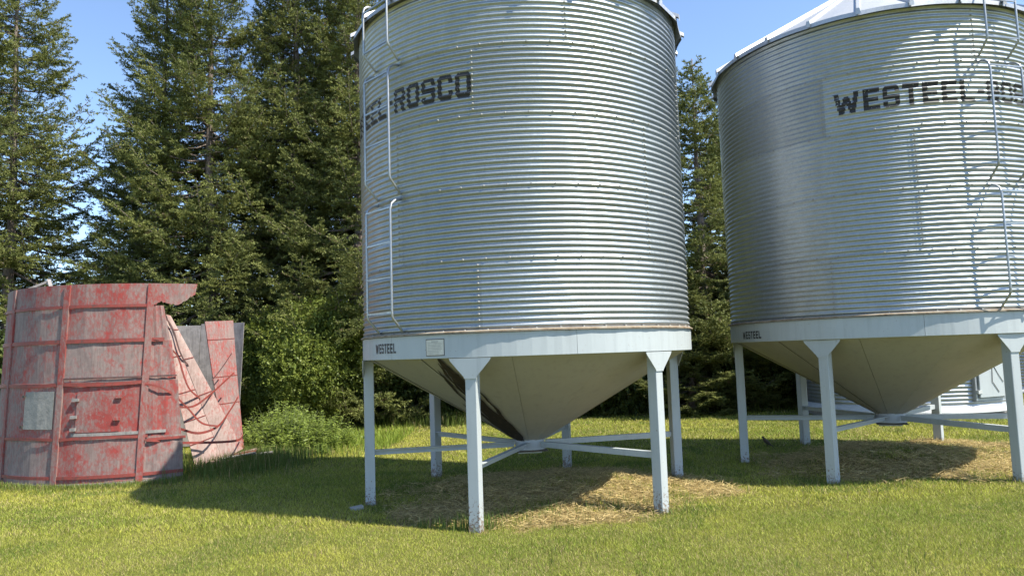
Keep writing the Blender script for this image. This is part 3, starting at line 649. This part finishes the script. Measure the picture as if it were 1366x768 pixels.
SP = [spruce(11, 15.5, 3.7, .5), spruce(23, 16.5, 3.4, .5), spruce(37, 10.0, 2.7, .3, 1.35)]
def plant_tree(k, x, y, rz_, sc, lab, grp="spruces in the shelterbelt", name="spruce_tree"):
    o = empty(name, (x, y, float(gz(x, y))), R(rz_)); o.scale = sc if isinstance(sc, tuple) else (sc,) * 3; tag(o, lab, "tree", grp)
    link("trunk", SP[k][0], o); link("crown", SP[k][1], o); return o
for k, x, y, rz_, sc, lab in [
    (0, -13.9, 20.2, 0, (.92, .92, 1.0), "lone dark spruce at the photo's left edge above the granary"),
    (1, -10.0, 21.0, 40, (.88, .88, .92), "leftmost spruce of the tall clump, its side against open sky"),
    (0, -8.4, 20.2, 130, (.9, .9, 1.05), "tall spruce with visible trunk in the middle of the left clump"),
    (1, -6.3, 21.3, 210, (.95, .95, 1.02), "tall spruce just right of the clump's visible trunk"),
    (0, -4.2, 20.4, 285, (.92, .92, 1.03), "tall spruce standing right beside the middle bin's ladder"),
    (1, -12.0, 23.2, 60, (.85, .85, .62), "shorter spruce behind the gap between the left edge spruce and the clump"),
    (0, -16.6, 22.0, 75, (.9, .9, .9), "spruce partly out of frame left of the lone left edge spruce"),
    (1, -7.2, 23.0, 310, (.9, .9, .98), "spruce set back behind the visible trunk of the left clump"),
    (0, -5.1, 23.2, 20, (.95, .95, .97), "spruce set back behind the clump, left of the ladder side spruce"),
    (1, -2.7, 22.8, 160, (.9, .9, .95), "spruce set back just behind the middle bin's left edge"),
    (1, -1.6, 21.5, 80, (.9, .9, .86), "spruce whose lowest boughs show under the middle bin's left half"),
    (2, 1.6, 21.2, 15, (1.0, 1.0, .78), "spruce whose lowest boughs show under the middle bin's right half"),
    (2, 5.35, 20.3, 150, (1.02, 1.02, .99), "slender spruce showing its pointed top between the two hopper bins"),
    (2, 6.7, 22.4, 200, (1.05, 1.05, .86), "spruce set back right behind the slender pointed spruce"),
    (2, 4.6, 19.2, 95, (.62, .62, .36), "young low spruce in the gap between the two hopper bins"),
    (2, 6.4, 19.6, 20, (.6, .6, .33), "young low spruce behind the right bin's left leg"),
    (2, 7.9, 21.6, 250, (1.0, 1.0, .72), "shorter spruce showing dark under the right bin's left side")]:
    plant_tree(k, x, y, rz_, sc, lab)

# ------------------------------------------------------------------ leafy shrubs
def shrub(seed, Hs, Rs, nshoot, leaf, c0, c1, lobes=7, shoot=1.):
    rs = np.random.RandomState(seed); wood = MB(); TS = []; TD = []; TL = []; TC = []
    cen = [np.array([0, 0, Hs * .5])] + [np.array([rs.normal() * Rs * .45, rs.normal() * Rs * .45, Hs * rs.uniform(.25, .78)]) for _ in range(lobes)]
    rad = [Rs * .75] + [Rs * rs.uniform(.32, .55) for _ in range(lobes)]
    for c in cen: wood.tube([(0, 0, -.1), (c[0] * .3, c[1] * .3, c[2] * .5), tuple(c)], [.04, .025, .01], 5)
    for i, (c, r_) in enumerate(zip(cen, rad)):
        n = int(nshoot * (r_ / Rs) ** 2); d = rs.normal(size=(n, 3)); d[:, 2] = d[:, 2] * .8 + .25; d /= np.linalg.norm(d, axis=1, keepdims=True)
        rr = r_ * rs.uniform(.55, 1.0, n); st = c + d * rr[:, None] * [1, 1, Hs * .55 / Rs if i == 0 else 1.0]; dd = d + rs.normal(size=(n, 3)) * .5; dd[:, 2] += .25; dd /= np.linalg.norm(dd, axis=1, keepdims=True)
        TS.append(st); TD.append(dd); TL.append(rs.uniform(.15, .42, n) * shoot); TC.append(np.clip(rs.rand() * .5 + rs.rand(n) * .5, 0, 1))
    S, D, L, T = map(np.concatenate, (TS, TD, TL, TC)); ok = S[:, 2] > .03; S, D, L, T = S[ok], D[ok], L[ok], T[ok]
    rep = np.repeat(np.arange(len(S)), 11); u = np.tile(np.linspace(0, 1, 11), len(S)); P = S[rep] + D[rep] * (u * L[rep])[:, None]
    nd = D[rep] * .4 + rs.normal(size=P.shape) * .6; nd[:, 2] -= .1; nd /= np.linalg.norm(nd, axis=1, keepdims=True)
    side = np.cross(nd, rs.normal(size=P.shape) * .5 + [0, 0, 1]); side /= np.linalg.norm(side, axis=1, keepdims=True); ln = leaf * rs.uniform(.7, 1.3, len(P))[:, None]
    V = np.stack([P, P + nd * ln * .5 + side * ln * .27, P + nd * ln, P + nd * ln * .5 - side * ln * .27], 1).reshape(-1, 3)
    tv = np.clip(T[rep] * .8 + rs.rand(len(P)) * .3, 0, 1)[:, None]; c = np.array(c0) * (1 - tv) + np.array(c1) * tv
    return wood.mesh("stems", M['bark'], True), mesh_np("foliage", V, np.arange(len(V)).reshape(-1, 4), M['leaf'], False, np.repeat(c, 4, 0))
SHR = [shrub(3, 3.7, 1.7, 3200, .085, (.095, .14, .028), (.26, .30, .058), 9), shrub(8, 1.0, .75, 750, .065, (.11, .165, .03), (.20, .26, .055), 9, 1.7), shrub(15, 2.2, 1.4, 1700, .085, (.04, .065, .02), (.10, .135, .034), 7)]
def plant_shrub(k, x, y, rz_, sc, lab, grp):
    o = empty("shrub", (x, y, float(gz(x, y))), R(rz_)); o.scale = sc if isinstance(sc, tuple) else (sc,) * 3; tag(o, lab, "shrub", grp); link("stems", SHR[k][0], o); link("foliage", SHR[k][1], o)
def weeds(seed, n, Rs, Hs, leaf, c0, c1):
    rs = np.random.RandomState(seed); x, y = rs.normal(0, Rs * .5, (2, n)); hh = Hs * rs.uniform(.35, 1.1, n) * np.exp(-(x * x + y * y) / Rs ** 2 * .5); d = np.stack([x / Rs * .35 + rs.normal(0, .16, n), y / Rs * .35 + rs.normal(0, .16, n), np.ones(n)], 1)
    wood = MB()
    for i in range(n): wood.tube([(x[i], y[i], -.03), (x[i] + d[i, 0] * hh[i] * .5, y[i] + d[i, 1] * hh[i] * .5, hh[i] * .5), (x[i] + d[i, 0] * hh[i] * 1.1, y[i] + d[i, 1] * hh[i] * 1.1, hh[i])], [.006, .005, .002], 3)
    rep = np.repeat(np.arange(n), 26); u = rs.uniform(.12, 1.02, len(rep)); P = np.stack([x, y, 0 * x], 1)[rep] + d[rep] * (hh[rep] * u)[:, None]
    az = rs.rand(len(rep)) * 6.283; nd = np.stack([np.cos(az), np.sin(az), rs.normal(.25, .35, len(rep))], 1); nd /= np.linalg.norm(nd, axis=1, keepdims=True); side = np.cross(nd, rs.normal(size=P.shape) * .4 + [0, 0, 1]); side /= np.linalg.norm(side, axis=1, keepdims=True)
    ln = (leaf * rs.uniform(.6, 1.4, len(P)) * (1.25 - .6 * u))[:, None]; V = np.stack([P, P + nd * ln * .45 + side * ln * .16, P + nd * ln + [0, 0, -.01], P + nd * ln * .45 - side * ln * .16], 1).reshape(-1, 3)
    tv = np.clip(rs.rand(n)[rep] * .6 + rs.rand(len(P)) * .4, 0, 1)[:, None]; c = np.array(c0) * (1 - tv) + np.array(c1) * tv
    return wood.mesh("stems", M['leafstem'], True), mesh_np("foliage", V, np.arange(len(V)).reshape(-1, 4), M['leaf'], False, np.repeat(c, 4, 0))
a = NM('green_stem'); a.set(Base_Color=(.10, .13, .04), Roughness=.7); M['leafstem'] = a.m
SHR[1] = weeds(8, 260, .75, 1.05, .12, (.12, .18, .03), (.24, .30, .06))
G1 = "leafy shrubs under the trees"
plant_shrub(0, -5.2, 19.0, 20, (.92, .92, 1.0), "large sunlit leafy shrub between the granary and the middle bin", G1)
plant_shrub(0, -6.9, 19.6, 200, (.7, .7, .75), "leafy shrub half hidden behind the granary's upright red panel", G1)
plant_shrub(1, -4.6, 14.9, 0, (.95, .95, .8), "low bright green weedy bush at the granary's right end", "weedy bushes")
plant_shrub(1, -4.15, 15.4, 100, (.8, .8, .7), "smaller bright weedy bush behind the low one, nearer the middle bin", "weedy bushes")
plant_shrub(1, -5.0, 15.9, 190, (.85, .85, .9), "bright weedy bush right behind the scrap pile", "weedy bushes")
for i, (x, y, s_, lab) in enumerate([(-3.2, 20.6, 1.0, "dark shrub left of the middle bin's rear left leg"), (-1.5, 20.9, 1.05, "dark shrub seen behind the stained cone of the middle bin"), (2.5, 20.7, 1.0, "dark shrub seen right of the middle bin's cone"), (4.3, 20.4, .85, "dark shrub seen between the two hopper bins' near legs"), (6.1, 20.6, 1.05, "dark shrub under the left side of the right bin"), (7.2, 19.6, .8, "dark shrub left of the low storage bin"), (-13.2, 19.0, 1.25, "dark shrub at the far left edge beyond the granary")]):
    plant_shrub(2, x, y, 40 * i, s_, lab, G1)

# ------------------------------------------------------------------ grass
rs = np.random.RandomState(77)
def area_pts(n, y0, y1, half, pad=1.0):
    """even scatter over a wedge of lawn that widens with distance"""
    y = np.sqrt(rs.uniform(y0 ** 2, y1 ** 2, n)); return rs.uniform(-1, 1, n) * (y * half + pad), y
def blade_cols(x, y, d):
    n = len(x); track = np.sin((y * .92 + x * .38 + vnoise(x, y, .3) * 1.2) * 6.283 / 1.5) * .10 * (x < -1.5)
    t = np.clip(vnoise(x, y, .55) * .6 + vnoise(x + 7, y + 3, 2.3) * .4 + rs.rand(n) * .4 - .2 + track, 0, 1)[:, None]
    c = (np.array([.165, .235, .030]) * (1 - t) + np.array([.44, .43, .080]) * t) * rs.uniform(.5, 1.5, (n, 1))
    lush = sstep(.66, .8, vnoise(x + 31, y + 5, 1.5)) * (rs.rand(n) < .6); c = np.where(lush[:, None] > .5, np.array([.14, .205, .028]) * rs.uniform(.8, 1.2, (n, 1)), c)
    deadm = (rs.rand(n) < (.08 + .30 * vnoise(x + 20, y, .8) * vnoise(x + 3, y + 60, 3)))[:, None]; c = np.where(deadm, np.array([.46, .39, .18]) * rs.uniform(.7, 1.15, (n, 1)), c)
    dm = (rs.rand(n) < d * .84)[:, None]; straw = np.array([.56, .44, .20]) * rs.uniform(.6, 1.15, (n, 1)); return np.where(dm, straw, c), dm[:, 0]
def lawn(n, y0, y1, hgt, wid):
    x, y = area_pts(n, y0, y1, .78); d = dry(x, y); c, dm = blade_cols(x, y, d)
    thin = rs.rand(n) > d * .25; x, y, c, dm, d = x[thin], y[thin], c[thin], dm[thin], d[thin]; n = len(x)
    P = np.stack([x, y, gz(x, y) - .004], 1); az = rs.rand(n) * 6.283; ln = np.where(dm, rs.uniform(.7, 1.8, n), rs.uniform(.25, 1.5, n))
    D = np.stack([np.cos(az) * ln, np.sin(az) * ln, np.where(dm, .45, 1.0)], 1); D /= np.linalg.norm(D, axis=1, keepdims=True)
    tall = (vnoise(x, y, 1.7) * .5 + .72) * rs.uniform(.55, 1.2, n) * hgt * np.where(dm, 1.35, 1)
    V = tris(P, D, tall, wid * rs.uniform(.7, 1.3, n), rs, 2.2); return V, np.repeat(c, 3, 0)
parts = [lawn(330000, 5.0, 8.2, .042, .0050), lawn(260000, 8.2, 12.5, .055, .0085), lawn(190000, 12.5, 18, .06, .013), lawn(60000, 18, 22, .07, .02)]
V = np.concatenate([p[0] for p in parts]); C = np.concatenate([p[1] for p in parts])
tag(link("lawn_grass", mesh_np("lawn_grass", V, np.arange(len(V)).reshape(-1, 3), M['grass'], False, C)), "short mown green lawn grass, straw dry under the bins", "grass", kind="stuff")
def tallgrass(x, y, h_, w_, c0, c1, drymix=.1):
    n = len(x); az = rs.rand(n) * 6.283; ln = rs.uniform(.08, .5, n); hh = h_ * rs.uniform(.45, 1.15, n); ww = w_ * rs.uniform(.7, 1.3, n)
    d = np.stack([np.cos(az), np.sin(az)], 1); sd_ = np.stack([-d[:, 1], d[:, 0]], 1); z = gz(x, y)
    V = np.empty((n, 5, 3), np.float32)
    for k, (f_, lf, wf) in enumerate(((0, 0, 1), (0, 0, -1), (.55, .35, .7), (.55, .35, -.7), (1, 1, 0))):
        V[:, k, 0] = x + d[:, 0] * hh * ln * lf + sd_[:, 0] * ww * wf / 2; V[:, k, 1] = y + d[:, 1] * hh * ln * lf + sd_[:, 1] * ww * wf / 2; V[:, k, 2] = z + hh * f_ * (1 - .25 * ln * lf) - .01
    I = np.arange(n)[:, None] * 5; F = np.concatenate([I + [0, 1, 3], I + [0, 3, 2], I + [2, 3, 4]], 0)
    t = rs.rand(n, 1); c = np.array(c0) * (1 - t) + np.array(c1) * t; dm = rs.rand(n, 1) < drymix; c = np.where(dm, np.array([.36, .28, .14]) * rs.uniform(.7, 1.1, (n, 1)), c)
    return V.reshape(-1, 3), F, np.repeat(c, 5, 0)
def stuff(name, sets, lab, cat="grass"):
    Vs, Fs, Cs = [], [], []; k = 0
    for V_, F_, C_ in sets: Vs.append(V_); Fs.append(F_ + k); Cs.append(C_); k += len(V_)
    tag(link(name, mesh_np(name, np.concatenate(Vs), np.concatenate(Fs), M['grass'], False, np.concatenate(Cs))), lab, cat, kind="stuff")
n = 26000; x = rs.uniform(-16, 13, n); y = 19.6 + rs.rand(n) ** .7 * 2.4 + np.sin(x * .7) * .4 + (vnoise(x, x * 0, .6) - .5) * 1.4
e1 = tallgrass(x, y, .40, .013, (.09, .14, .028), (.19, .24, .05))
aa = rs.uniform(R(-150), R(-52), 5200); rr_ = GR + .03 + np.abs(rs.normal(0, .13, 5200)); x = GC[0] - .08 + rr_ * np.cos(aa); y = GC[1] + rr_ * np.sin(aa); e2 = tallgrass(x, y, .11, .008, (.11, .17, .03), (.22, .26, .055), .15)
n = 9000; x = rs.normal(-4.9, .55, n); y = rs.normal(13.5, .8, n); e3 = tallgrass(x, y, .30, .010, (.07, .12, .025), (.15, .20, .045), .08)
n = 7000; x = rs.uniform(-6.2, -2.5, n); y = rs.normal(16.6, 1.2, n); e4 = tallgrass(x, y, .20, .012, (.17, .25, .03), (.29, .36, .06), .04)
stuff("tall_grass", [e1, e2, e3, e4], "uncut taller grass along the granary and the tree line")
tf = []
for (x0, y0, n, s_, h_) in [(-.55, 7.95, 160, .13, .22), (-.35, 8.0, 110, .10, .19), (-.95, 8.15, 60, .10, .14), (.15, 8.35, 90, .22, .15), (.9, 8.55, 120, .3, .14), (1.55, 8.6, 60, .10, .10), (7.0, 9.4, 50, .09, .13)]:
    tf.append(tallgrass(rs.normal(x0, s_, n), rs.normal(y0, s_ * .5, n), h_, .008, (.07, .13, .025), (.14, .21, .04), .1))
for k in range(12):
    for (C_, lr, l0) in ((B1, 2.08, -107.35), (B2, 2.044, -136.33)):
        if k < 6:
            a_ = R(l0 + 60 * k); tf.append(tallgrass(rs.normal(C_[0] + lr * math.cos(a_), .08, 60), rs.normal(C_[1] + lr * math.sin(a_), .08, 60), .11, .007, (.10, .14, .03), (.24, .22, .08), .4))
for k in range(150):
    cx, cy, a_, b_ = MOUNDS[k % 2]; t_ = rs.rand() * 6.283; r_ = math.sqrt(rs.rand()) * 1.05
    tf.append(tallgrass(rs.normal(cx + a_ * r_ * math.cos(t_), .09, 22), rs.normal(cy + b_ * r_ * math.sin(t_), .07, 22), .10, .008, (.09, .15, .03), (.22, .26, .06), .2))
for k in range(420):
    y0 = rs.uniform(5.6, 15); x0 = rs.uniform(-1, 1) * y0 * .75
    if math.hypot(x0 - GC[0], y0 - GC[1]) > 2.6: tf.append(tallgrass(rs.normal(x0, .07, 16), rs.normal(y0, .07, 16), .085, .007, (.11, .17, .03), (.30, .31, .07), .2))
stuff("grass_tufts", tf, "longer grass tufts round the bin legs and over the lawn")
def straw(n, k, l_):
    cx, cy, a_, b_ = MOUNDS[k]; t = rs.rand(n) * 6.283; r_ = np.sqrt(rs.rand(n)) * 1.05; x = cx + r_ * a_ * np.cos(t); y = cy + r_ * b_ * np.sin(t); ok = rs.rand(n) < dry(x, y); x, y = x[ok], y[ok]; n = len(x)
    az = rs.rand(n) * 6.283; D = np.stack([np.cos(az), np.sin(az), rs.normal(.12, .22, n)], 1); D /= np.linalg.norm(D, axis=1, keepdims=True); P = np.stack([x, y, gz(x, y) + rs.uniform(.01, .05, n)], 1)
    V_ = tris(P, D, l_ * rs.uniform(.5, 1.3, n), np.full(n, .008), rs); c = np.array([.57, .45, .21]) * rs.uniform(.45, 1.2, (n, 1)); return V_, np.arange(len(V_)).reshape(-1, 3), np.repeat(c, 3, 0)
stuff("dry_grass", [straw(30000, 0, .11), straw(26000, 1, .11)], "dead straw coloured grass lying under the hopper bins", "dry grass")

# ------------------------------------------------------------------ bird on the lawn
bx_, by_ = 4.22, 12.62; bz_ = float(gz(bx_, by_)); b = MB()
b.tube([(.14, 0, .02), (.10, 0, .045), (.055, 0, .08), (.02, 0, .11), (-.015, 0, .14), (-.035, 0, .17), (-.045, 0, .192), (-.058, 0, .208), (-.073, 0, .21), (-.084, 0, .206), (-.108, 0, .200)], [.012, .016, .032, .040, .038, .028, .021, .023, .017, .007, .002], 10)
a = NM('brown_feathers'); a.set(Base_Color=(.06, .045, .035), Roughness=.8); M['bird'] = a.m
bird = empty("bird", (bx_, by_, bz_), R(10)); bird.scale = (.85,) * 3; tag(bird, "small dark bird standing on the shaded lawn between the bins", "bird"); b.build("body", M['bird'], bird, True)
for s_ in (-1, 1): MB().tube([(.02, s_ * .018, .09), (.012, s_ * .018, .045), (.02, s_ * .018, .0), (-.01, s_ * .02, -.002)], .004, 5).build("leg", M['dark'], bird)
# fallen pale board beside the near left leg
o = MB().box(-.075, .075, -.05, .05, -.02, .02).build("concrete_block", M['concrete'], loc=(-1.98, 9.12, float(gz(-1.98, 9.12)) + .02), rz=R(25)); o.rotation_euler = (0, R(-6), R(25)); tag(o, "flat pale slab in the grass at the middle bin's left leg", "slab")

# ------------------------------------------------------------------ render
scene.render.resolution_x = 1024; scene.render.resolution_y = 575; scene.render.resolution_percentage = 100
scene.render.engine = 'CYCLES'; scene.cycles.max_bounces = 6; scene.cycles.diffuse_bounces = 3; scene.cycles.glossy_bounces = 3; scene.cycles.transmission_bounces = 2
